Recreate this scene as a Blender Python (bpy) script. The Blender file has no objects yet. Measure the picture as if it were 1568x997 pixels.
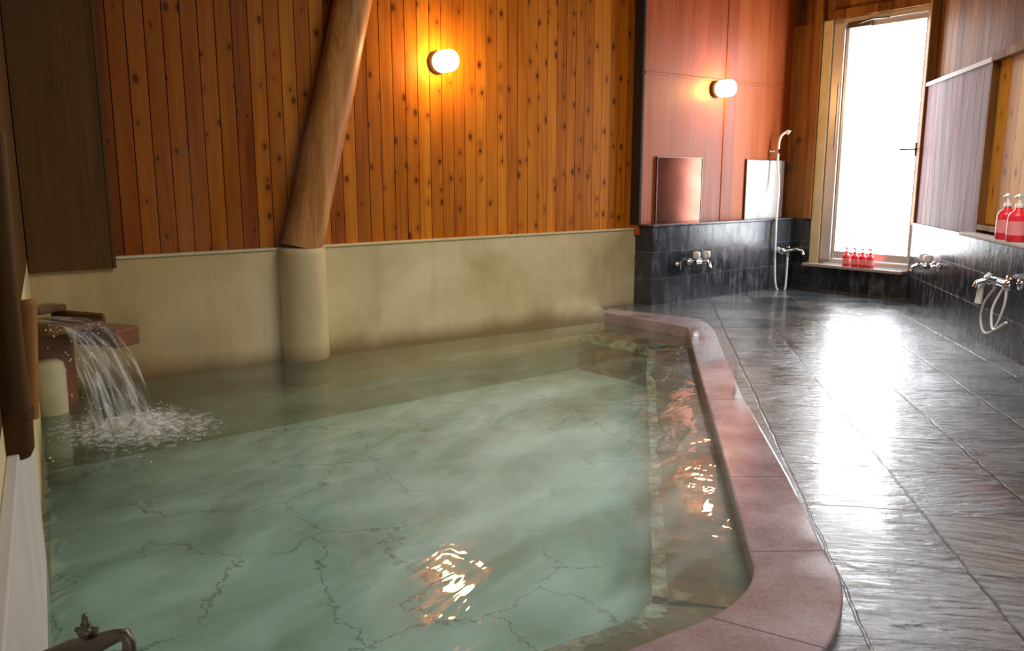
import bpy, math, random
from mathutils import Vector, Matrix, noise as mnoise
random.seed(7)
scene = bpy.context.scene
scene.view_settings.view_transform = 'Standard'
# ------------------------------------------------------------ camera model (survey of the room)
FPX=1250.0; CX=784.0; CY=498.5; HC=1.1
T=math.atan(228.5/FPX); ct,st=math.cos(T),math.sin(T)
def ray(u,v):
    a=u-CX; b=CY-v
    return Vector((a, FPX*ct+b*st, -FPX*st+b*ct))
def G(u,v,z=0.0):
    d=ray(u,v); s=(z-HC)/d.z
    return Vector((d.x*s,d.y*s,z))
class Frame:
    def __init__(s,o,d):
        s.o=Vector((o[0],o[1],0)); s.d=Vector((d[0],d[1],0)).normalized(); s.n=Vector((-s.d.y,s.d.x,0))
        m=Matrix.Identity(4)
        for i in range(3):
            m[i][0]=s.d[i]; m[i][1]=s.n[i]; m[i][3]=s.o[i]
        s.m=m
    def L(s,u,v,y=0.0):
        d=ray(u,v); c=Vector((0,0,HC)); o=s.o+s.n*y
        k=(o-c).dot(s.n)/d.dot(s.n)
        p=c+d*k
        return ((p-s.o).dot(s.d), p.z)
    def x(s,u,v=300,y=0.0): return s.L(u,v,y)[0]
    def z(s,u,v,y=0.0): return s.L(u,v,y)[1]
ZW=-0.05
DB=Vector((.786,.618,0)).normalized()
C1=Vector((-2.545,4.274,0))
BW=Frame(C1,DB)
CL=Vector((-1.156,1.833,0))
dl=(C1-CL).normalized()
LW=Frame(CL-dl*3.5,dl)
LWL=(C1-(CL-dl*3.5)).length
P1=G(1228,440)
DW=Frame(P1,(DB.y,-DB.x))
P2=G(1386,459); DWL=(P2-P1).dot(DW.d); P2=P1+DW.d*DWL
P3=G(1568,562)
RW=Frame(P2,(P3-P2))
RWL=8.0
CEIL=3.0
# ------------------------------------------------------------ mesh builder
class MB:
    def __init__(s): s.v=[];s.f=[];s.mi=[];s.sm=[]
    def add(s,vs,fs,mi=0,sm=False):
        o=len(s.v); s.v+= [Vector(a) for a in vs]
        for f in fs: s.f.append([i+o for i in f]); s.mi.append(mi); s.sm.append(sm)
    def box(s,a,b,mi=0,M=None):
        x0,y0,z0=a;x1,y1,z1=b
        if x0>x1:x0,x1=x1,x0
        if y0>y1:y0,y1=y1,y0
        if z0>z1:z0,z1=z1,z0
        vs=[Vector(p) for p in [(x0,y0,z0),(x1,y0,z0),(x1,y1,z0),(x0,y1,z0),(x0,y0,z1),(x1,y0,z1),(x1,y1,z1),(x0,y1,z1)]]
        if M: vs=[M@p for p in vs]
        s.add(vs,[(3,2,1,0),(4,5,6,7),(0,1,5,4),(1,2,6,5),(2,3,7,6),(3,0,4,7)],mi)
    def tube(s,pts,r,seg=12,mi=0,caps=True,flat=1.0):
        pts=[Vector(p) for p in pts]; n=len(pts)
        rs=r if isinstance(r,(list,tuple)) else [r]*n
        vs=[];fs=[]
        t=(pts[1]-pts[0]).normalized()
        ref=Vector((0,0,1)) if abs(t.z)<.9 else Vector((1,0,0))
        a=t.cross(ref).normalized()
        for i,p in enumerate(pts):
            if i==0:t=pts[1]-pts[0]
            elif i==n-1:t=pts[-1]-pts[-2]
            else:t=pts[i+1]-pts[i-1]
            t.normalize(); a=(a-t*a.dot(t)).normalized(); b=t.cross(a)
            for k in range(seg):
                an=2*math.pi*k/seg
                vs.append(p+(a*math.cos(an)+b*math.sin(an)*flat)*rs[i])
        for i in range(n-1):
            for k in range(seg):
                k2=(k+1)%seg
                fs.append((i*seg+k,i*seg+k2,(i+1)*seg+k2,(i+1)*seg+k))
        s.add(vs,fs,mi,True)
        if caps:
            s.add(vs[:seg],[tuple(reversed(range(seg)))],mi); s.add(vs[-seg:],[tuple(range(seg))],mi)
    def lathe(s,prof,o=(0,0,0),ax=(0,0,1),seg=24,mi=0):
        o=Vector(o);ax=Vector(ax).normalized()
        pts=[o+ax*h for r,h in prof]
        ref=Vector((0,1,0)) if abs(ax.y)<.9 else Vector((1,0,0))
        a=ax.cross(ref).normalized();b=ax.cross(a)
        vs=[];fs=[]
        for (r,h),p in zip(prof,pts):
            for k in range(seg):
                an=2*math.pi*k/seg
                vs.append(p+(a*math.cos(an)+b*math.sin(an))*max(r,1e-4))
        for i in range(len(prof)-1):
            for k in range(seg):
                k2=(k+1)%seg; fs.append((i*seg+k,i*seg+k2,(i+1)*seg+k2,(i+1)*seg+k))
        s.add(vs,fs,mi,True)
    def build(s,name,mats,M=None,bevel=0,parent=None):
        me=bpy.data.meshes.new(name); me.from_pydata([tuple(v) for v in s.v],[],s.f)
        for m in mats: me.materials.append(m)
        me.polygons.foreach_set('material_index',s.mi); me.polygons.foreach_set('use_smooth',s.sm)
        me.update()
        ob=bpy.data.objects.new(name,me); scene.collection.objects.link(ob)
        if M is not None: ob.matrix_world=M
        if parent: 
            ob.parent=parent
        if bevel:
            b=ob.modifiers.new('bevel','BEVEL'); b.width=bevel; b.segments=2; b.limit_method='ANGLE'
        return ob
# ------------------------------------------------------------ node helpers
class NT:
    def __init__(s,name):
        s.m=bpy.data.materials.new(name); s.m.use_nodes=True; s.t=s.m.node_tree
        s.t.nodes.clear(); s.out=s.t.nodes.new('ShaderNodeOutputMaterial')
    def n(s,typ,props=None,**inp):
        nd=s.t.nodes.new(typ)
        for k,v in (props or {}).items(): setattr(nd,k,v)
        for k,v in inp.items():
            key=int(k[1:]) if k[0]=='i' and k[1:].isdigit() else k.replace('_',' ')
            s.set(nd.inputs[key],v)
        return nd
    def set(s,sock,v):
        if isinstance(v,bpy.types.NodeSocket): s.t.links.new(v,sock)
        elif isinstance(v,bpy.types.Node): s.t.links.new(v.outputs[0],sock)
        else:
            if isinstance(v,(tuple,list)) and len(v)==3 and sock.type=='RGBA': v=(*v,1)
            sock.default_value=v
    def math(s,op,a,b=0.0,c=0.0,clamp=False):
        nd=s.n('ShaderNodeMath',{'operation':op,'use_clamp':clamp},i0=a,i1=b,i2=c); return nd.outputs[0]
    def coords(s):
        tc=s.n('ShaderNodeTexCoord'); sp=s.n('ShaderNodeSeparateXYZ',i0=tc.outputs['Object'])
        return tc.outputs['Object'],sp.outputs[0],sp.outputs[1],sp.outputs[2]
    def vec(s,x,y,z): return s.n('ShaderNodeCombineXYZ',i0=x,i1=y,i2=z).outputs[0]
    def noise(s,v,scale=1,detail=4,rough=.5,dist=0):
        return s.n('ShaderNodeTexNoise',Vector=v,Scale=scale,Detail=detail,Roughness=rough,Distortion=dist).outputs[0]
    def ramp(s,f,stops):
        nd=s.n('ShaderNodeValToRGB',Fac=f); e=nd.color_ramp.elements
        while len(e)<len(stops): e.new(.5)
        for i,(p,c) in enumerate(stops):
            e[i].position=p; e[i].color=(*c,1) if len(c)==3 else c
        return nd.outputs[0]
    def mix(s,f,a,b,bt='MIX'):
        nd=s.n('ShaderNodeMix',{'data_type':'RGBA','blend_type':bt})
        s.set(nd.inputs[0],f); s.set(nd.inputs[6],a); s.set(nd.inputs[7],b); return nd.outputs[2]
    def mr(s,v,a,b,c=0.0,d=1.0):
        return s.n('ShaderNodeMapRange',i0=v,i1=a,i2=b,i3=c,i4=d).outputs[0]
    def bump(s,h,strength=.3,dist=.01):
        return s.n('ShaderNodeBump',Strength=strength,Distance=dist,Height=h).outputs[0]
    def rotscale(s,x,y,ang,sx,sy):
        a=math.radians(ang); c_,s_=math.cos(a),math.sin(a)
        u=s.math('ADD',s.math('MULTIPLY',x,c_*sx),s.math('MULTIPLY',y,s_*sx))
        v=s.math('ADD',s.math('MULTIPLY',x,-s_*sy),s.math('MULTIPLY',y,c_*sy))
        return s.vec(u,v,0.0)
    def pbr(s,col,rough=.5,metal=0,normal=None,spec=.5,**kw):
        b=s.n('ShaderNodeBsdfPrincipled'); s.set(b.inputs['Base Color'],col); s.set(b.inputs['Roughness'],rough); s.set(b.inputs['Metallic'],metal)
        s.set(b.inputs['Specular IOR Level'],spec)
        for k,v in kw.items(): s.set(b.inputs[k.replace('_',' ')],v)
        if normal is not None: s.set(b.inputs['Normal'],normal)
        s.t.links.new(b.outputs[0],s.out.inputs[0]); return s.m
def wood(name,dark,mid,light,w=.17,knots=True,rough=.45,grain=1.0,off=0.0,spec=.3,left_shade=None):
    t=NT(name); o,x,y,z=t.coords()
    idx=t.math('FLOOR',t.math('DIVIDE',t.math('SUBTRACT',x,off),w))
    wn=t.n('ShaderNodeTexWhiteNoise',{'noise_dimensions':'1D'},W=idx).outputs[0]
    zo=t.math('ADD',z,t.math('MULTIPLY',idx,5.37))
    n1=t.noise(t.vec(t.math('MULTIPLY',x,14),t.math('MULTIPLY',y,14),t.math('MULTIPLY',zo,.9)),1,5,.6,.6)
    n2=t.noise(t.vec(t.math('MULTIPLY',x,110),t.math('MULTIPLY',y,110),t.math('MULTIPLY',zo,2.5)),1,3,.6)
    f=t.math('ADD',t.math('MULTIPLY',wn,.24),t.math('ADD',t.math('MULTIPLY',n1,.52*grain),t.math('MULTIPLY',n2,.32)))
    col=t.ramp(f,[(.30,dark),(.53,mid),(.8,light)])
    if left_shade:
        col=t.mix(t.mr(t.math('ADD',x,t.math('MULTIPLY',wn,.5)),3.3,.7),col,left_shade,'MULTIPLY')  # light falloff towards the left end painted into the wood colour
    if knots:
        vo=t.n('ShaderNodeTexVoronoi',{'voronoi_dimensions':'2D'},Vector=t.vec(t.math('MULTIPLY',x,11),t.math('MULTIPLY',zo,7.0),0.0),Scale=1.0)
        sc=t.n('ShaderNodeSeparateColor',i0=vo.outputs['Color'])
        sel=t.math('GREATER_THAN',sc.outputs[0],.66)
        sz=t.math('ADD',.05,t.math('MULTIPLY',sc.outputs[1],.14))
        km=t.math('MULTIPLY',t.mr(t.math('DIVIDE',t.math('ADD',vo.outputs['Distance'],t.math('MULTIPLY',t.math('SUBTRACT',n2,.5),.10)),sz),1.25,.6),sel)
        halo=t.math('MULTIPLY',t.mr(vo.outputs['Distance'],.45,.1),sel)
        col=t.mix(t.math('MULTIPLY',halo,.5),col,dark)
        col=t.mix(t.math('MULTIPLY',km,.8),col,(dark[0]*.22,dark[1]*.2,dark[2]*.3))
    return t.pbr(col,t.mr(n1,.3,.7,rough-.08,rough+.1),normal=t.bump(n2,.15,.004),spec=spec)
def plain(name,col,rough=.5,metal=0,var=.12,scale=20,spec=.5,**kw):
    t=NT(name); o,x,y,z=t.coords(); n=t.noise(o,scale,3)
    c=t.mix(n,tuple(a*(1-var) for a in col),tuple(min(1,a*(1+var)) for a in col))
    return t.pbr(c,rough,metal,spec=spec,**kw)
PW=.098
M_wood=wood('knotty_cedar',(.23,.052,.004),(.52,.155,.007),(.73,.275,.022),w=PW,left_shade=(.42,.34,.40),spec=.10,rough=.5)
M_log=wood('log_wood',(.12,.040,.010),(.36,.14,.030),(.66,.34,.10),w=5,knots=False,spec=.2)
M_red=wood('red_stained_board',(.19,.038,.012),(.37,.080,.020),(.50,.14,.036),w=.45,knots=False,rough=.4,grain=.9,spec=.25)
M_redp=wood('red_stained_plank',(.06,.011,.010),(.15,.026,.024),(.24,.055,.05),w=.14,knots=False,rough=.55,spec=.1)
M_brown=wood('dark_plywood',(.055,.026,.007),(.098,.046,.012),(.135,.068,.018),w=3,knots=False,rough=.6,spec=.08)
M_old=wood('weathered_board',(.07,.027,.009),(.21,.085,.02),(.38,.19,.055),w=.15,knots=False,spec=.1,rough=.6)
M_gold=wood('mirror_image_board',(.30,.12,.01),(.62,.31,.03),(.80,.46,.08),w=.16,spec=.15)
M_ceil=wood('ceiling_board',(.12,.05,.02),(.24,.11,.04),(.34,.17,.07),w=.2)
M_dark=plain('dark_gap',(.015,.006,.003),.8)
# cream plaster, lightly stained
t=NT('cream_plaster'); o,x,y,z=t.coords()
n=t.noise(o,1.3,6,.55,.4); n2=t.noise(o,18,4)
c=t.ramp(n,[(.30,(.42,.32,.15)),(.47,(.57,.465,.245)),(.62,(.67,.57,.33)),(.8,(.74,.65,.40))])
drip=t.noise(t.vec(t.math('MULTIPLY',x,9),t.math('MULTIPLY',y,9),t.math('MULTIPLY',z,1.2)),1,4,.6)
c=t.mix(t.math('MULTIPLY',t.mr(drip,.5,.75),.25),c,(.32,.24,.11))
dirt=t.math('MULTIPLY',t.mr(t.math('ADD',z,t.math('MULTIPLY',n,.16)),.14,.02),.8)
c=t.mix(dirt,c,(.20,.13,.05))
c=t.mix(t.mr(x,2.2,.2,0,.8),c,(.78,.66,.52),'MULTIPLY')  # dimmer light at the left end multiplied into the plaster colour
M_cream=t.pbr(c,.6,normal=t.bump(n2,.2,.005),spec=.2)
# black slate wall tile
t=NT('black_wall_tile'); o,x,y,z=t.coords()
br=t.n('ShaderNodeTexBrick',{'offset':0.0},Vector=t.vec(x,z,0.0),Color1=(.012,.014,.019),Color2=(.055,.06,.072),Mortar=(.10,.10,.10),Scale=1.0,Mortar_Size=.0028,Brick_Width=.30,Row_Height=.23)
st1=t.noise(t.vec(t.math('MULTIPLY',x,16),t.math('MULTIPLY',y,16),t.math('MULTIPLY',z,5)),1,5,.65)
st2=t.noise(o,2.2,3); st3=t.noise(o,11,5,.7)
mk=t.math('MULTIPLY',t.mr(st1,.47,.75),t.mr(z,.62,.25,.05,.7))
mk=t.math('MULTIPLY',mk,t.mr(st2,.42,.65))
c=t.mix(t.math('MULTIPLY',t.mr(st3,.5,.75),.5),br.outputs[0],(.09,.10,.11))
c=t.mix(mk,c,(.26,.26,.24))
M_black=t.pbr(c,t.mr(st1,.3,.7,.14,.35),normal=t.bump(t.math('ADD',t.math('MULTIPLY',br.outputs[1],-.8),t.math('ADD',t.math('MULTIPLY',st3,.5),t.math('MULTIPLY',st1,.2))),.45,.007))
# slate floor: riven slabs under a film of water
t=NT('wet_slate_floor'); o,x,y,z=t.coords()
wob=t.math('MULTIPLY',t.math('SUBTRACT',t.noise(o,7,4),.5),.024)
wob2=t.math('MULTIPLY',t.math('SUBTRACT',t.noise(o,8,4),.5),-.024)
xx=t.math('ADD',x,wob)
ix=t.math('FLOOR',t.math('DIVIDE',xx,.37))
cof=t.math('MULTIPLY',t.n('ShaderNodeTexWhiteNoise',{'noise_dimensions':'1D'},W=ix).outputs[0],.07)
yy=t.math('ADD',t.math('ADD',y,wob2),cof)
br=t.n('ShaderNodeTexBrick',{'offset':0.0},Vector=t.vec(xx,yy,0.0),Color1=(.0,.0,.0),Color2=(1,1,1),Mortar=(.5,.5,.5),Scale=1.0,Mortar_Size=.0055,Mortar_Smooth=.5,Brick_Width=.37,Row_Height=.42)
mort=t.math('MULTIPLY',br.outputs[1],t.mr(t.noise(o,5,3),.35,.55,.45,1.0))
iy=t.math('FLOOR',t.math('DIVIDE',yy,.42))
wn=t.n('ShaderNodeTexWhiteNoise',{'noise_dimensions':'2D'},Vector=t.vec(ix,iy,0.0))
rnd=wn.outputs[0]; rc=t.n('ShaderNodeSeparateColor',i0=wn.outputs[1])
nl=t.noise(o,2.3,5,.6)
ya=t.math('ADD',y,t.math('MULTIPLY',t.math('MULTIPLY',x,t.math('SUBTRACT',rc.outputs[0],.5)),.7))
ridge=t.noise(t.vec(t.math('MULTIPLY',x,8),t.math('MULTIPLY',ya,34),t.math('MULTIPLY',rnd,30)),1,7,.66,1.3)
fine=t.noise(o,50,4,.65)
f=t.math('ADD',t.math('MULTIPLY',nl,.42),t.math('ADD',t.math('MULTIPLY',ridge,.48),t.math('MULTIPLY',rnd,.2)))
c=t.ramp(f,[(.38,(.010,.013,.017)),(.5,(.050,.058,.066)),(.70,(.18,.19,.195))])
c=t.mix(mort,c,(.002,.002,.002))
tilt=t.math('ADD',t.math('MULTIPLY',x,t.math('SUBTRACT',rc.outputs[1],.5)),t.math('MULTIPLY',y,t.math('SUBTRACT',rc.outputs[2],.5)))
h=t.math('ADD',t.math('MULTIPLY',ridge,1.25),t.math('ADD',t.math('MULTIPLY',fine,.14),t.math('ADD',t.math('MULTIPLY',mort,-1.0),t.math('MULTIPLY',tilt,2.6))))
wet=t.mr(t.noise(o,2.6,4,.6),.40,.60)
film=t.noise(t.vec(t.math('MULTIPLY',x,7),t.math('MULTIPLY',ya,20),t.math('MULTIPLY',rnd,30)),1,5,.6,1.0)
hf=t.math('ADD',t.math('MULTIPLY',film,.9),t.math('ADD',t.math('MULTIPLY',mort,-.8),t.math('MULTIPLY',tilt,3.0)))
M_floor=t.pbr(c,t.mr(wet,0,1,.07,.20),normal=t.bump(h,.55,.0065),spec=.9,
    Coat_Weight=t.math('MULTIPLY',t.mr(wet,0,1,.70,.12),t.math('SUBTRACT',1.0,mort)),Coat_Roughness=.05,Coat_IOR=1.45,Coat_Normal=t.bump(hf,.34,.0055))
# granite rim
t=NT('pink_granite'); o,x,y,z=t.coords()
n=t.noise(o,3,5,.6); n2=t.noise(o,90,3,.7)
c=t.ramp(t.math('ADD',t.math('MULTIPLY',n,.7),t.math('MULTIPLY',n2,.3)),[(.34,(.19,.13,.135)),(.5,(.31,.235,.25)),(.68,(.44,.375,.395))])
M_rim=t.pbr(c,t.mr(n,.4,.6,.05,.16),normal=t.bump(n,.12,.01),spec=1.0)
M_joint=plain('rim_joint',(.05,.035,.03),.6)
# pool stone
t=NT('pool_floor_stone'); o,x,y,z=t.coords()
n=t.noise(t.rotscale(x,y,60,1.8,3.0),1,4,.55,.6)
dn=t.n('ShaderNodeTexNoise',Vector=o,Scale=2.5,Detail=6,Roughness=.65)
ov=t.n('ShaderNodeVectorMath',{'operation':'MULTIPLY_ADD'},i0=dn.outputs[1],i1=(.5,.5,.0),i2=o).outputs[0]
vo=t.n('ShaderNodeTexVoronoi',{'feature':'DISTANCE_TO_EDGE','voronoi_dimensions':'2D'},Vector=ov,Scale=1.6)
c=t.ramp(n,[(.33,(.36,.48,.42)),(.5,(.52,.69,.66)),(.68,(.76,.95,.94))])
c=t.mix(t.math('MULTIPLY',t.mr(vo.outputs[0],.012,.0,0,.85),t.mr(t.noise(o,1.3,2),.38,.50)),c,(.07,.06,.03))
M_pool=t.pbr(c,.6)
t=NT('pool_step_stone'); o,x,y,z=t.coords()
n=t.noise(o,7,6,.7,.6)
M_step=t.pbr(t.ramp(n,[(.36,(.09,.033,.008)),(.55,(.25,.10,.025)),(.72,(.60,.42,.25))]),.5)
t=NT('mineral_crust'); o,x,y,z=t.coords()
n=t.noise(o,9,6,.75)
M_crust=t.pbr(t.ramp(n,[(.44,(.22,.13,.05)),(.55,(.55,.48,.34)),(.68,(.85,.82,.70))]),.6,normal=t.bump(n,.8,.02))
M_pw=plain('pool_wall_stone',(.26,.24,.13),.6,var=.4,scale=4)
# water
t=NT('hot_spring_water'); o,x,y,z=t.coords()
w1=t.noise(t.rotscale(x,y,62,1.8,5.5),1.0,3,.5,.8)
w2=t.noise(o,2.8,3,.5,.6)
h=t.math('ADD',t.math('MULTIPLY',w1,.55),t.math('MULTIPLY',w2,.6))
nb=t.bump(h,.45,.032)
milk=t.noise(t.rotscale(x,y,64,2.4,4.4),1.0,3,.5,.5)
big=t.noise(o,.9,2,.5)
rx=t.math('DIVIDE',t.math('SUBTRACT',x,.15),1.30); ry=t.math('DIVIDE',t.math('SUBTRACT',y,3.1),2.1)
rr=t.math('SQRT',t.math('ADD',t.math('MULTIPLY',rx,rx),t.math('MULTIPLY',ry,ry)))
lit_centre=t.mr(rr,1.15,.1)  # paler centre: light on the pool painted into the milky water colour
mk=t.math('ADD',t.math('ADD',t.math('MULTIPLY',milk,.38),t.math('MULTIPLY',big,.28)),t.math('MULTIPLY',lit_centre,.28))
tr=t.n('ShaderNodeBsdfTransparent',Color=(.85,.93,.86))
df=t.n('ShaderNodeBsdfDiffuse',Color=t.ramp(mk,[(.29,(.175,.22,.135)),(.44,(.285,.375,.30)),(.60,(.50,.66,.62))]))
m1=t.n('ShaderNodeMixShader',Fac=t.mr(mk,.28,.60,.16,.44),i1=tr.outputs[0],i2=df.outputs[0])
gl=t.n('ShaderNodeBsdfGlossy',Color=(1,1,1),Roughness=.02,Normal=nb)
fr=t.n('ShaderNodeFresnel',IOR=1.36,Normal=nb)
m2=t.n('ShaderNodeMixShader',Fac=fr.outputs[0],i1=m1.outputs[0],i2=gl.outputs[0])
t.t.links.new(m2.outputs[0],t.out.inputs[0]); M_water=t.m
def clear(name,sx,sz,lo,hi,amax,amin=.05,iso=False,edge=None):
    t=NT(name); o,x,y,z=t.coords()
    nn=t.noise(o,sx,4,.6) if iso else t.noise(t.vec(t.math('MULTIPLY',x,sz),t.math('MULTIPLY',y,sx),t.math('MULTIPLY',z,sz)),1,4,.6,.4)
    a=t.mr(nn,lo,hi,amin,amax)
    if edge:
        ex=t.math('DIVIDE',t.math('SUBTRACT',x,edge[0]),edge[2]*1.3); ey=t.math('DIVIDE',t.math('SUBTRACT',y,edge[1]),edge[2])
        er=t.math('SQRT',t.math('ADD',t.math('MULTIPLY',ex,ex),t.math('MULTIPLY',ey,ey)))
        a=t.math('MULTIPLY',t.mr(t.math('ADD',nn,t.math('MULTIPLY',er,-.42)),.10,.46,0,amax),1.0)
    tr=t.n('ShaderNodeBsdfTransparent',Color=(.97,.98,.98)); pb=t.n('ShaderNodeBsdfPrincipled')
    t.set(pb.inputs['Base Color'],(.86,.88,.84)); t.set(pb.inputs['Roughness'],.08); t.set(pb.inputs['Normal'],t.bump(nn,.6,.02))
    m=t.n('ShaderNodeMixShader',Fac=a,i1=tr.outputs[0],i2=pb.outputs[0]); t.t.links.new(m.outputs[0],t.out.inputs[0]); return t.m
M_fall=clear('falling_water',55,4,.50,.72,.50,.02)
M_drop=clear('water_drops',20,20,.3,.7,.7,.45)
M_foam=clear('water_foam',30,30,.45,.72,.72,0,True,(.66,-.08,.34))
def emis(name,col,s):
    t=NT(name); e=t.n('ShaderNodeEmission',Color=col,Strength=s); t.t.links.new(e.outputs[0],t.out.inputs[0]); return t.m
M_lamp=emis('lit_opal_glass',(1,.58,.20),88)
M_pane=emis('frosted_daylight_glass',(.92,.96,1.0),16)
M_chrome=plain('chrome',(.75,.76,.78),.12,1,.03)
M_white=plain('white_plastic',(.75,.74,.70),.35,var=.04)
M_alu=plain('aluminium_frame',(.60,.58,.53),.35,.3,var=.06)
M_mirror=plain('mirror_white_reflection',(.82,.83,.82),.08,.0,.03)  # mirror whose bright window reflection is painted as a white base colour
M_mirrord=plain('tarnished_mirror',(.16,.055,.038),.16,1.0,.6,4)
M_bronze=plain('aged_bronze',(.13,.11,.085),.4,.8,.35,30)
M_redsoap=plain('red_soap_plastic',(.85,.03,.05),.25,var=.06)
M_pinksoap=plain('pink_label',(.9,.30,.30),.4)
M_lwhite=plain('whitewashed_board',(.52,.50,.46),.55,var=.2,scale=5)
M_iron=plain('dark_lamp_base',(.05,.035,.02),.5)
M_sill=plain('sill_stone',(.35,.30,.28),.3)
M_stone=plain('yellow_stone',(.55,.48,.28),.6,var=.25,scale=9)
M_wetwood=wood('wet_spout_wood',(.06,.03,.015),(.16,.08,.035),(.30,.17,.08),w=.4,knots=False,rough=.25)
M_slab=plain('red_brown_slab',(.20,.075,.035),.25,var=.4,scale=12)

# ------------------------------------------------------------ rim / pool outline
def cr(pts,n=6):
    out=[]
    for i in range(len(pts)-1):
        p0=pts[max(i-1,0)];p1=pts[i];p2=pts[i+1];p3=pts[min(i+2,len(pts)-1)]
        for k in range(n):
            s=k/n
            out.append(.5*((2*p1)+(p2-p0)*s+(2*p0-5*p1+4*p2-p3)*s*s+(3*p1-p0-3*p2+p3)*s**3))
    out.append(pts[-1]); return out
ZR=.03
pairs=[((926,478),(932,473)),((985,488),(1000,480)),((1040,498),(1062,487)),((1053,504),(1090,500)),((1060,532),(1104,528)),
((1083,612),(1142,612)),((1116,730),(1208,730)),((1148,845),(1263,843)),((1154,868),(1283,872)),((1148,893),(1291,905)),((1125,920),(1287,945)),((1085,945),(1265,993)),((1020,971),None),((955,997),None)]
inn=[G(*p[0],ZR) for p in pairs]
out=[G(*p[1],ZR) for p in pairs if p[1]]
out+=[Vector((.60,1.60,ZR)),Vector((.44,1.465,ZR))]
inn=cr(inn)+[Vector((-.23,1.383,ZR)),Vector((-.711,1.05,ZR))]; out=cr(out)+[Vector((-.08,1.13,ZR)),Vector((-.60,.80,ZR))]
NP=len(inn)
b=MB()
vs=[];fs=[]
for i in range(NP):
    a,c=inn[i],out[i]
    vs+=[(a.x,a.y,-.35),(a.x,a.y,ZR),(c.x,c.y,ZR),(c.x,c.y,-.05)]
for i in range(NP-1):
    k=i*4
    for j in range(3): fs.append((k+j,k+j+1,k+5+j,k+4+j))
b.add(vs,fs,0,False)
for i in [18,30,36,42,66]:
    if i<NP-1:
        a,c=inn[i],out[i]; d=(inn[i+1]-inn[i]).normalized()*.0012
        z=Vector((0,0,.0008))
        b.add([a-d+z,a+d+z,c+d+z,c-d+z],[(0,1,2,3)],1)
rim=b.build('pool_rim',[M_rim,M_joint]); 
bm=rim.modifiers.new('bevel','BEVEL'); bm.width=.008; bm.segments=3; bm.limit_method='ANGLE'; bm.angle_limit=math.radians(50)
outline=[Vector((p.x,p.y,0)) for p in inn]
back0=Vector((C1.x,C1.y,0))
poly=[back0]+outline
def flat(name,pl,z,mat,M=None):
    me=bpy.data.meshes.new(name)
    P=[(p.x,p.y,z) for p in pl]
    if M is not None:
        mi=M.inverted(); P=[tuple(mi@Vector(q)) for q in P]
    me.from_pydata(P,[],[list(range(len(P)))]); 
    me.materials.append(mat); me.update()
    if me.polygons[0].normal.z<0: me.flip_normals()
    ob=bpy.data.objects.new(name,me); scene.collection.objects.link(ob)
    if M is not None: ob.matrix_world=M
    return ob
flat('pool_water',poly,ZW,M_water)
def offset(pl,d):
    r=[]
    for i,p in enumerate(pl):
        a=pl[max(i-1,0)];c=pl[min(i+1,len(pl)-1)]
        t_=(c-a).normalized(); r.append(p+Vector((t_.y,-t_.x,0))*d)
    return r
ZP=-.40; ZS=-.11
basin=MB()
stp=offset(outline,.27)
n=len(outline)
basin.add([(p.x,p.y,ZP) for p in poly],[list(range(len(poly)))],0)
vs=[(p.x,p.y,ZS) for p in outline]+[(p.x,p.y,ZS) for p in stp]+[(p.x,p.y,ZP) for p in stp]
fs=[];
for i in range(n-1): fs+= [(i,i+1,n+i+1,n+i),(n+i,n+i+1,2*n+i+1,2*n+i)]
basin.add(vs,fs,1)
stw=[stp[i]+(outline[i]-stp[i]).normalized()*(.040+.05*mnoise.noise(Vector((i*1.7,0,0)))) for i in range(n)]
sti=[stp[i]-(outline[i]-stp[i]).normalized()*(.008+.02*mnoise.noise(Vector((i*1.3,4,0)))) for i in range(n)]
vs=[(p.x,p.y,ZS+.002) for p in stw]+[(p.x,p.y,ZS+.002) for p in sti]+[(p.x,p.y,ZS-.06) for p in sti]
basin.add(vs,fs,3)
L0=0;L1=BW.x(925,479)
def bwp(x,y,z): return tuple(BW.m@Vector((x,y,z)))
basin.add([bwp(L0,0,ZS-.10),bwp(L1,0,ZS-.10),bwp(L1,-.30,ZS-.10),bwp(L0,-.30,ZS-.10),bwp(L1,-.30,ZP),bwp(L0,-.30,ZP)],[(0,1,2,3),(3,2,4,5)],2)
basin.build('pool_basin',[M_pool,M_step,M_pw,M_crust])

# floor
FA=math.atan(216/1270.7)
FM=Matrix.Translation(G(1480,870))@Matrix.Rotation(-FA,4,'Z')
rend=RW.o+RW.d*RWL
fo=[Vector((p.x,p.y,0)) for p in out]
lwn=LW.o
floorpoly=fo+[Vector((lwn.x,lwn.y,0)),Vector((lwn.x,-1.6,0)),Vector((rend.x,-1.6,0)),rend.copy(),RW.o.copy(),Vector((P1.x,P1.y,0)),Vector((P1.x,P1.y,0))+BW.n*.35,Vector(bwp(L1,.05,0))]
flat('floor',floorpoly,0,M_floor,FM)

# ------------------------------------------------------------ walls
def planks(mb,x0,x1,z0,z1,y,w,th=.02,gap=.004,mi=0):
    k=math.floor(x0/w)
    while k*w<x1:
        a=max(x0,k*w+gap/2);c=min(x1,(k+1)*w-gap/2)
        if c>a+.005: mb.box((a,y,z0),(c,y+th,z1),mi)
        k+=1
BWX=BW.x(1228,380,-.2)
SX=BW.x(972,300,0)
b=MB()
b.box((-.1,.075,-.5),(BWX+.3,.2,CEIL),1)
planks(b,-.05,SX+.02,.6,CEIL,.05,PW,gap=.0055)
b.box((-.1,0,-.6),(SX+.05,.09,.645),2)
b.box((SX,-.05,.6),(BWX+.25,.07,CEIL),3)
b.build('wall_back',[M_wood,M_dark,M_cream,M_red],BW.m)
b=MB()
zz=BW.z(1100,123,-.05)
b.box((SX-.01,-.062,.69),(SX+.02,.04,CEIL),0)
jx=BW.x(1106,250,-.05)
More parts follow.
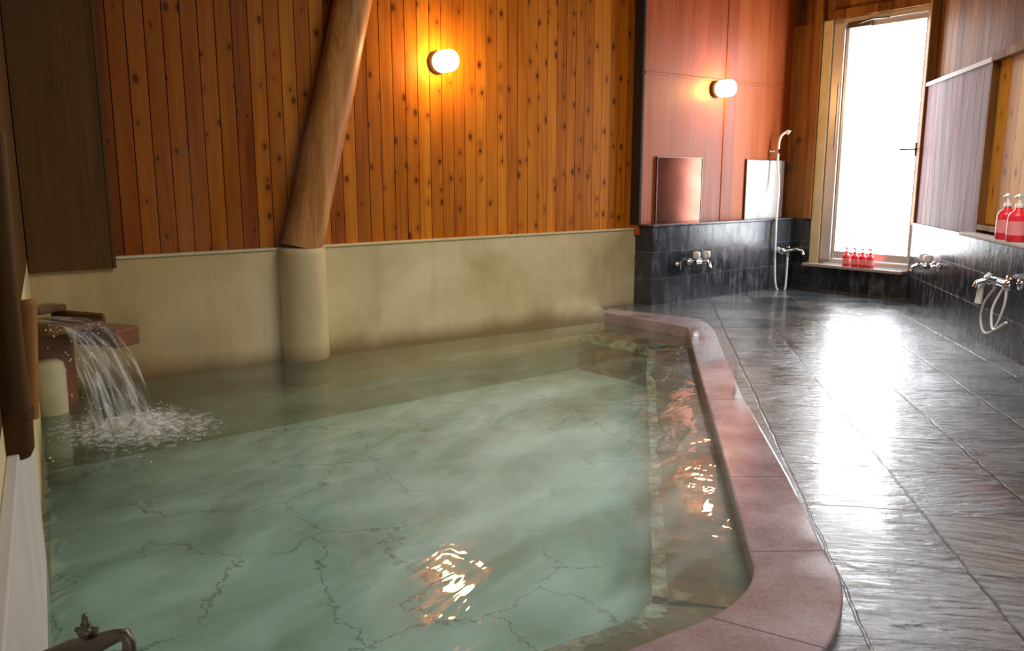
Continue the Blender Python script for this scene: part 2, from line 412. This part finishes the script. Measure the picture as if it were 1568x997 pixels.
b.box((jx-.010,-.056,.69),(jx+.010,-.05,CEIL),1)
b.box((SX+.03,-.060,zz-.010),(BWX+.2,-.05,zz+.010),1)
b.build('trim_1',[M_dark,M_red],BW.m,.003)
b=MB(); b.box((-.02,-.012,.645),(SX,.05,.660),0); b.build('trim_2',[M_stone],BW.m,.004)
b=MB(); b.box((SX+.02,-.2,-.02),(BWX+.3,.0,.675),0); b.box((SX+.005,-.215,.675),(BWX+.3,-.03,.695),0)
b.build('tiled_ledge',[M_black],BW.m,.004)
px=BW.x(176,400,-.0)
b=MB(); b.box((.0,-.03,.60),(px,.045,CEIL),0); b.box((px-.02,-.035,.6),(px,.045,CEIL),0)
b.build('plywood_panel',[M_brown],BW.m,.003)
b=MB()
b.box((-.5,.02,-.6),(LWL+.1,.15,CEIL),1)
planks(b,0,LWL,.66,CEIL,.0,PW,th=.02)
b.box((-.5,0,-.6),(LWL,.03,.66),2)
b.build('wall_left',[M_brown,M_dark,M_cream],LW.m)
b=MB(); xw=3.5
b.box((xw-1.6,-.012,-.2),(xw+.55,0,.58),0); b.box((xw-1.6,-.02,.58),(xw+.56,0,.60),0)
b.build('wall_board',[M_lwhite],LW.m,.003)
gx0=DW.x(1289,200); gx1=DW.x(1403,200); gz0=.39; gz1=2.44
b=MB()
b.box((-.35,.0,0),(DWL+.05,.2,.25),1)
b.box((-.35,0,.25),(DW.x(1250,300),.2,.69),1)
b.box((-.35,0.02,.69),(DW.x(1240,200),.2,CEIL),0)
b.box((-.35,0.02,gz1+.10),(DWL+.1,.2,CEIL),0)
b.box((gx1+.05,.02,.25),(DWL+.2,.2,CEIL),0)
b.build('wall_door_side',[M_old,M_black],DW.m)
b=MB()
a0=DW.x(1240,200);a1=DW.x(1266,200)
b.box((a0,-.05,.69),(a0+.09,.1,CEIL),0)
b.box((a0+.09,-.02,.25),(a1+.005,.1,gz1+.1),1)
b.box((a1-.02,-.04,gz1+.1),(DWL+.03,.1,gz1+.18),0)
b.build('trim_3',[M_old,M_stone],DW.m,.006)
root=bpy.data.objects.new('door_1',None); scene.collection.objects.link(root)
b=MB()
f0=a1+.01;f1=gx1+.06
b.box((f0,.0,.27),(gx0-.035,.07,gz1+.1)); b.box((gx1+.03,.0,.27),(f1,.07,gz1+.1)); b.box((f0,.0,gz1+.05),(f1,.07,gz1+.1)); b.box((f0,.0,.27),(f1,.07,.31))
b.box((gx0-.03,.02,.32),(gx0,.06,gz1+.045)); b.box((gx1,.02,.32),(gx1+.028,.06,gz1+.045)); b.box((gx0,.02,gz1),(gx1,.06,gz1+.045)); b.box((gx0,.02,.32),(gx1,.06,gz0))
o1=b.build('frame',[M_alu],None,.004)
b=MB(); b.box((gx0,.035,gz0),(gx1,.045,gz1)); o2=b.build('frosted_glass',[M_pane])
b=MB(); hx=gx1+.012; hz=DW.z(1383,229)
b.box((hx-.012,.0,hz-.06),(hx+.012,.02,hz+.06)); b.tube([(hx,.0,hz),(hx,-.04,hz),(hx-.02,-.05,hz),(hx-.12,-.05,hz)],.009)
b.tube([(gx0-.05,-.01,1.35),(gx0-.05,-.03,1.36),(gx0-.05,-.03,1.95),(gx0-.05,-.01,1.96)],.007)
b.box((gx0+.0,-.03,gz1+.0),(gx0+.22,.02,gz1+.05)); b.tube([(gx0+.1,-.03,gz1+.03),(gx0+.3,-.12,gz1+.04),(gx0+.38,0,gz1+.05)],.008)
o3=b.build('handle_and_closer',[M_bronze],None,.002)
for q in (o1,o2,o3): q.parent=root
root.matrix_world=DW.m
b=MB(); b.box((.06,-.13,.235),(DWL,.02,.262)); b.build('window_sill',[M_sill],DW.m,.004)
# right wall
b=MB()
rz=.69
b.box((-.05,.0,-.05),(RWL,.2,rz),1)
b.box((-.05,.09,rz),(RWL,.2,CEIL),2)
planks(b,0,RWL,rz,CEIL,.06,.15)
b.build('wall_right',[M_old,M_black,M_dark],RW.m)
b=MB(); b.box((0,-.012,rz-.015),(RWL,.06,rz+.005)); b.build('trim_4',[M_black],RW.m,.004)
b=MB(); b.box((.0,-.02,rz+.005),(.10,.06,CEIL)); b.build('corner_post',[M_old],RW.m,.008)
def rp(u,v,y=.0): return RW.L(u,v,y)
q=[rp(1397,345),rp(1502,352),rp(1520,97),rp(1420,131)]
x0=max(.1,q[0][0]);x1=q[2][0]; za=q[3][1]; zb=q[2][1]; zt=(za+zb)/2
b=MB()
n_=max(3,int((x1-x0)/.14))
for i in range(n_):
    u0=x0+(x1-x0)*i/n_+.002; u1=x0+(x1-x0)*(i+1)/n_-.002
    b.box((u0,.0,rz+.006),(u1,.06,zt),0)
b.box((x0,-.015,zt),(x1+.02,.06,zt+.03),1)
b.box((x1,-.01,rz+.006),(x1+.035,.06,zt),2)
b.build('red_plank_panel',[M_redp,M_lwhite,M_old],RW.m)
gx=x1+.04
b=MB(); planks(b,gx,gx+1.3,rz+.09,zt,.04,.16)  # boards stand in for a mirror's reflection of the plank wall
b.box((gx,-.02,zt),(gx+1.35,.06,zt+.05),1); b.box((gx,-.01,rz+.05),(gx+1.35,.055,rz+.085),1)
b.build('mirror_image_panel',[M_gold,M_old],RW.m)
b=MB(); b.box((x1-.02,-.10,rz+.008),(gx+1.35,.05,rz+.028)); b.build('soap_shelf',[M_lwhite],RW.m,.003)
flat('ceiling',[Vector((-4.2,-1.6,0)),Vector((5.2,-1.6,0)),Vector((5.2,9.6,0)),Vector((-4.2,9.6,0))],CEIL,M_ceil)

# ------------------------------------------------------------ log brace & column
cx=BW.x(466,470,-.06)
b=MB()
b.lathe([(.15,-.5),(.147,0),(.143,.3),(.145,.62),(.142,.655),(.128,.662),(0,.662)],(cx,-.06,0),seg=32)
b.build('concrete_column',[M_cream],BW.m)
l0=BW.L(462,380,-.07); l1=BW.L(541,0,-.07)
dx=(l1[0]-l0[0])/(l1[1]-l0[1])
b=MB(); pts=[];rs=[]
for i in range(17):
    z=.655+(CEIL-.0-.655)*i/16
    pts.append((l0[0]+dx*(z-l0[1])+.003*math.sin(i*1.1),-.07,z)); rs.append(.126-.014*i/16+.0015*math.sin(i*2.1))
b.tube(pts,rs,28); b.build('log_brace',[M_log],BW.m)

# ------------------------------------------------------------ lamps
def sconce(u,v,y):
    root=bpy.data.objects.new('wall_lamp',None); scene.collection.objects.link(root)
    x,z=BW.L(u,v,y-.13)
    b=MB(); b.lathe([(0,0),(.072,0),(.075,.02),(.058,.045),(.052,.05)],(x,y,z),(0,-1,0)); o1=b.build('base',[M_iron])
    b=MB(); pr=[(.05,.045),(.066,.052),(.073,.07)]
    pr+=[(.073,.165)]+[(.073-.033*(1-math.cos(a)),.165+.033*math.sin(a)) for a in [.4,.8,1.2,1.57]]+[(0,.20)]
    b.lathe(pr,(x,y,z),(0,-1,0)); o2=b.build('opal_glass',[M_lamp])
    for q in(o1,o2): q.parent=root
    root.matrix_world=BW.m
sconce(684,93,.05); sconce(1113,135,-.05)

# ------------------------------------------------------------ mirrors
def mirror(u0,v0,u1,v1,mat,name):
    xa,za=BW.L(u0,v0,-.07); xb,zb=BW.L(u1,v1,-.07)
    b=MB(); b.box((xa,-.066,zb),(xb,-.051,za),0); 
    for (A,B) in [((xa-.008,-.07,zb-.008),(xa,-.05,za+.008)),((xb,-.07,zb-.008),(xb+.008,-.05,za+.008)),((xa,-.07,za),(xb,-.05,za+.008)),((xa,-.07,zb-.008),(xb,-.05,zb))]: b.box(A,B,1)
    b.build(name,[mat,M_bronze],BW.m)
mirror(1008,241,1072,341,M_mirrord,'wall_mirror')
mirror(1145,245,1197,334,M_mirror,'wall_mirror')

# ------------------------------------------------------------ taps and showers
def knob(b,x,y,z):
    b.lathe([(.012,0),(.012,.03)],(x,y,z),seg=12,mi=0)
    b.lathe([(.02,.028),(.032,.03),(.034,.05),(.034,.078),(.028,.088),(0,.09)],(x,y,z),seg=10,mi=1)
def bathtap(fr,x,z,yf):
    b=MB()
    for s in(-.07,.07):
        b.lathe([(.032,0),(.03,.01),(.014,.014),(.014,.09)],(x+s,yf,z),(0,-1,0),16)
        knob(b,x+s,yf-.08,z+.005)
    b.tube([(x-.085,yf-.08,z),(x+.085,yf-.08,z)],.02,14)
    b.tube([(x,yf-.08,z-.005),(x,yf-.13,z+.012),(x,yf-.17,z-.005),(x,yf-.18,z-.045)],[.015,.014,.014,.016],12)
    b.lathe([(.02,0),(.02,.012),(.010,.014),(.010,.05)],(x-.24,yf,z-.01),(0,-1,0),14)
    b.tube([(x-.24,yf-.05,z+.02),(x-.24,yf-.05,z-.05)],.014,10)
    b.build('bath_tap',[M_chrome,M_white],fr.m)
def mixer(fr,x,z,yf,sgn=1):
    b=MB()
    for s in(-.09,.09):
        b.lathe([(.035,0),(.033,.012),(.015,.016),(.015,.08)],(x+s,yf,z),(0,-1,0),16)
    b.tube([(x-.13,yf-.085,z),(x+.13,yf-.085,z)],.025,16)
    b.lathe([(.03,0),(.034,.01),(.034,.05),(.025,.06),(0,.06)],(x+.125,yf-.085,z),(1,0,0),14)
    b.lathe([(.03,0),(.034,.01),(.034,.05),(.025,.06),(0,.06)],(x-.125,yf-.085,z),(-1,0,0),14)
    b.tube([(x,yf-.09,z),(x,yf-.15,z+.015),(x,yf-.21,z-.005),(x,yf-.22,z-.035)],[.018,.016,.015,.017],12)
    b.lathe([(.014,0),(.018,.04)],(x-.06,yf-.085,z-.06),(0,0,1),12)
    return b
x,z=BW.L(1063,400,-.2); bathtap(BW,x,z,-.2)
x,z=BW.L(1200,382,-.2); b=mixer(BW,x,z,-.2)
kx,kz=BW.L(1180,232,-.05)
lz=BW.z(1182,449,-.25)
path=[Vector(p) for p in [(x-.06,-.285,z-.06),(x-.065,-.29,z-.2),(x-.09,-.30,lz+.04),(x-.14,-.29,lz+.01),(x-.19,-.26,lz+.07),(x-.20,-.24,z-.1),(x-.2,-.23,.7),(kx-.005,-.17,1.0),(kx,-.14,kz-.15),(kx+.01,-.13,kz+.0)]]
b.tube(cr(path,8),.011,10,mi=1)
b.tube(cr([Vector(p) for p in [(kx+.01,-.13,kz-.03),(kx+.015,-.13,kz+.08),(kx+.035,-.14,kz+.15),(kx+.08,-.17,kz+.19)]],6),.012,12,mi=1)
b.lathe([(.013,-.01),(.024,.015),(.026,.028),(0,.029)],(kx+.08,-.17,kz+.19),(.5,-.6,-.5),16,mi=1)
b.lathe([(.025,0),(.022,.01),(.012,.014),(.012,.07)],(kx+.01,-.05,kz),(0,-1,0),14); b.box((kx-.015,-.15,kz-.02),(kx+.035,-.11,kz+.02))
b.build('hand_shower',[M_chrome,M_white],BW.m)
x,z=RW.L(1433,408,0); bathtap(RW,x,z,0)
x,z=RW.L(1532,432,-.08); b=mixer(RW,x,z,0)
path=[Vector(p) for p in [(x-.03,-.085,z-.03),(x-.1,-.12,z-.13),(x-.12,-.13,z-.24),(x-.04,-.13,z-.32),(x+.09,-.12,z-.28),(x+.16,-.1,z-.12),(x+.16,-.1,z+.02)]]
b.tube(cr(path,8),.008,10,mi=1)
path=[Vector(p) for p in [(x+.07,-.085,z-.03),(x+.04,-.12,z-.15),(x+.07,-.13,z-.24),(x+.16,-.14,z-.27),(x+.3,-.13,z-.2)]]
b.tube(cr(path,8),.008,10,mi=1)
b.tube([(x-.03,-.13,z+.05),(x-.04,-.17,z-.03),(x-.04,-.18,z-.14)],[.015,.017,.022],12,mi=1)
b.build('hand_shower',[M_chrome,M_white],RW.m)

# ------------------------------------------------------------ soap bottles
def bottle(M,x,y,z,s=1.0,name='soap_bottle'):
    b=MB()
    b.lathe([(0,0),(.036*s,0),(.04*s,.006*s),(.04*s,.11*s),(.034*s,.125*s),(.016*s,.137*s),(.014*s,.15*s)],(x,y,z),seg=20,mi=0)
    b.lathe([(.0405*s,.03*s),(.0405*s,.09*s)],(x,y,z),seg=20,mi=2)
    b.lathe([(.017*s,.148*s),(.017*s,.165*s),(.006*s,.167*s),(.006*s,.195*s)],(x,y,z),seg=14,mi=1)
    b.tube([(x+.012*s,y,z+.195*s),(x-.01*s,y-.0,z+.2*s),(x-.05*s,y-.005,z+.19*s)],[.009*s,.009*s,.005*s],8,mi=1)
    b.build(name,[M_redsoap,M_white if s>1.1 else M_redsoap,M_pinksoap],M)
for u in(1296,1309,1321,1333):
    bottle(DW.m,DW.x(u,395,-.07),-.07,.2625,.85)
sx=RW.x(1541,340,-.05)
bottle(RW.m,sx,-.05,rz+.0285,1.35); bottle(RW.m,RW.x(1560,340,-.05),-.055,rz+.0285,1.35)

# ------------------------------------------------------------ water spout, fall, block
S=Vector((-2.33,3.98,0)); E=Vector((-1.98,3.84,0)); d=(E-S).normalized()
SM=Frame((S.x,S.y),(d.x,d.y)).m
LX=.25
b=MB()
b.box((-.12,-.15,.36),(LX,.15,.39)); b.box((-.12,-.165,.37),(LX,-.145,.425)); b.box((-.12,.145,.37),(LX,.165,.425)); b.box((-.14,-.17,.42),(-.02,.17,.455))
b.box((.04,.15,.25),(.32,.30,.345),1); b.box((-.1,-.12,-.1),(.04,.14,.36),1)
b.build('water_spout',[M_wetwood,M_slab],SM,.014)
b=MB()
random.seed(3)
z0=.402; tmax=math.sqrt(2*(z0-ZW)/9.8)
for lay,(v0,w0,w1,ph) in enumerate([(1.30,.11,.14,0),(1.0,.11,.13,3.1),(.70,.09,.10,7.7)]):
    vs=[];fs=[];NA=26;NB=26
    for j in range(NB+1):
        tj=j/NB
        for i in range(NA+1):
            s=i/NA*2-1
            n1=mnoise.noise(Vector((s*3+ph,tj*1.5,ph))); n2=mnoise.noise(Vector((s*8+ph,tj*3,5+ph)))
            if tj<.15:
                xx=LX-.26+.27*(tj/.15); zz_=z0+.004+.004*n2; yy=s*w0
            else:
                q_=(tj-.15)/.85; tt=tmax*q_*1.02
                xx=LX+.01+(v0+.3*n1)*tt; zz_=z0-4.9*tt*tt; yy=s*(w0+(w1-w0)*q_)-.08*q_+.03*n2*q_; xx+=.03*n2*q_
            vs.append((xx,yy,zz_))
    for j in range(NB):
        for i in range(NA):
            k=j*(NA+1)+i; fs.append((k,k+1,k+NA+2,k+NA+1))
    b.add(vs,fs,0,True)
for k in range(380):
    a=random.random()*6.28; r=abs(random.gauss(0,.15))
    p=Vector((.64+r*math.cos(a)*1.4,-.08+r*math.sin(a)*1.2,ZW+max(0,abs(random.gauss(0,.035))-r*.1)+.002)); s=random.uniform(.0015,.005)
    b.lathe([(0,-s),(s*.8,-s*.5),(s,0),(s*.8,s*.5),(0,s)],p,seg=6,mi=1)
for k in range(70):
    tt=tmax*random.random(); v=random.uniform(.5,1.6); s=random.uniform(.002,.004)
    p=Vector((LX+v*tt,random.uniform(-.2,.14)-.06,z0-4.9*tt*tt)); b.lathe([(0,-s*2),(s*.8,-s),(s,0),(s*.8,s*.5),(0,s)],p,seg=6,mi=1)
vs=[];fs=[];NR=28;NS=72
for j in range(NR+1):
    r=.34*j/NR
    for i in range(NS):
        a=2*math.pi*i/NS; rr=r
        px_,py_=.66+rr*1.3*math.cos(a),-.08+rr*math.sin(a)
        hgt=max(0,(1-j/NR))**1.6*.075*(.45+.9*mnoise.noise(Vector((px_*20,py_*20,1))))+.002
        vs.append((px_,py_,ZW+.0015+max(0,hgt)))
for j in range(NR):
    for i in range(NS):
        i2=(i+1)%NS; fs.append((j*NS+i,j*NS+i2,(j+1)*NS+i2,(j+1)*NS+i))
b.add(vs,fs,2,True)
b.build('waterfall',[M_fall,M_drop,M_foam],SM)
p=G(80,632,ZW); b=MB()
b.lathe([(.07,-.4),(.075,0),(.078,.16),(.07,.20),(.05,.215),(0,.216)],(p.x,p.y,0),seg=20); b.build('stone_post',[M_stone])
def at(u,v,yy):
    d=ray(u,v); s=yy/d.y; return Vector((d.x*s,d.y*s,HC+d.z*s))
b=MB(); b.tube([at(-14,200,1.45),at(0,400,1.45),at(14,560,1.45),at(20,640,1.45),at(24,688,1.45),at(25,700,1.45)],[.022,.024,.027,.032,.031,.024],20)
b.tube([at(20,628,1.45),at(21,640,1.45)],.034,20,mi=0)
b.build('log_handrail',[M_brown])
b=MB(); b.tube([at(36,460,1.7),at(37,466,1.7),at(41,640,1.7)],[.018,.024,.024],16); b.build('wooden_stake',[M_old])
b=MB(); y0=1.45
c0=at(150,985,y0)
b.tube([at(60,1010,y0),at(110,990,y0),c0,at(175,975,y0),at(192,972,y0),at(198,985,y0),at(198,1005,y0)],[.013,.014,.019,.014,.013,.013,.015],14)
t0=at(133,980,y0)
b.tube([t0,t0+Vector((0,0,.035))],.009,10); b.lathe([(.0,.0),(.014,.0),(.017,.006),(.014,.012),(.007,.016),(.006,.035),(.004,.042),(0,.042)],t0+Vector((0,0,.012)),seg=12)
b.tube([t0+Vector((-.02,0,.022)),t0+Vector((.022,0,.020))],[.005,.007],8)
b.tube([at(60,1010,y0),at(58,1010,y0)-Vector((0,0,.55))],.014,12)
b.build('bronze_valve_tap',[M_bronze])

# ------------------------------------------------------------ steam over the hot inlet (real volume)
t=NT('steam'); o,x,y,z=t.coords()
nn=t.noise(t.vec(x,y,t.math('MULTIPLY',z,.6)),2.4,3,.55,1.0)
def fade(c,a,b_): return t.math('MULTIPLY',t.mr(c,a,a+.35),t.mr(c,b_,b_-.35))
msk=t.math('MULTIPLY',t.math('MULTIPLY',fade(x,.15,1.95),fade(y,-1.15,-.12)),t.mr(z,1.7,.2))
den=t.math('MULTIPLY',t.math('MULTIPLY',t.mr(nn,.48,.72),msk),.42)
vsn=t.n('ShaderNodeVolumeScatter',Color=(.95,.95,.93),Density=den,Anisotropy=.3)
t.t.links.new(vsn.outputs[0],t.out.inputs['Volume'])
b=MB(); b.box((.1,-1.2,-.045),(2.0,-.21,1.75)); b.build('steam',[t.m],BW.m)

# ------------------------------------------------------------ lights / world
w=bpy.data.worlds.new('World'); scene.world=w; w.use_nodes=True
w.node_tree.nodes['Background'].inputs[0].default_value=(.90,.95,1,1); w.node_tree.nodes['Background'].inputs[1].default_value=1.35
def area(name,loc,rot,size,sy,e,col):
    l=bpy.data.lights.new(name,'AREA'); l.shape='RECTANGLE'; l.size=size; l.size_y=sy; l.energy=e; l.color=col
    o=bpy.data.objects.new(name,l); scene.collection.objects.link(o); o.location=loc; o.rotation_euler=rot
area('overhead_fill',(1.4,3.4,2.95),(0,0,0),2.4,2.0,100,(1,.98,.95))  # added fill light under the ceiling, no fixture, out of view
# camera
cam=bpy.data.cameras.new('camera'); co=bpy.data.objects.new('camera',cam); scene.collection.objects.link(co)
cam.sensor_width=36; cam.lens=FPX/1568*36; cam.clip_start=.05
co.location=(0,0,HC); co.rotation_euler=(math.pi/2-T,0,0)
scene.camera=co
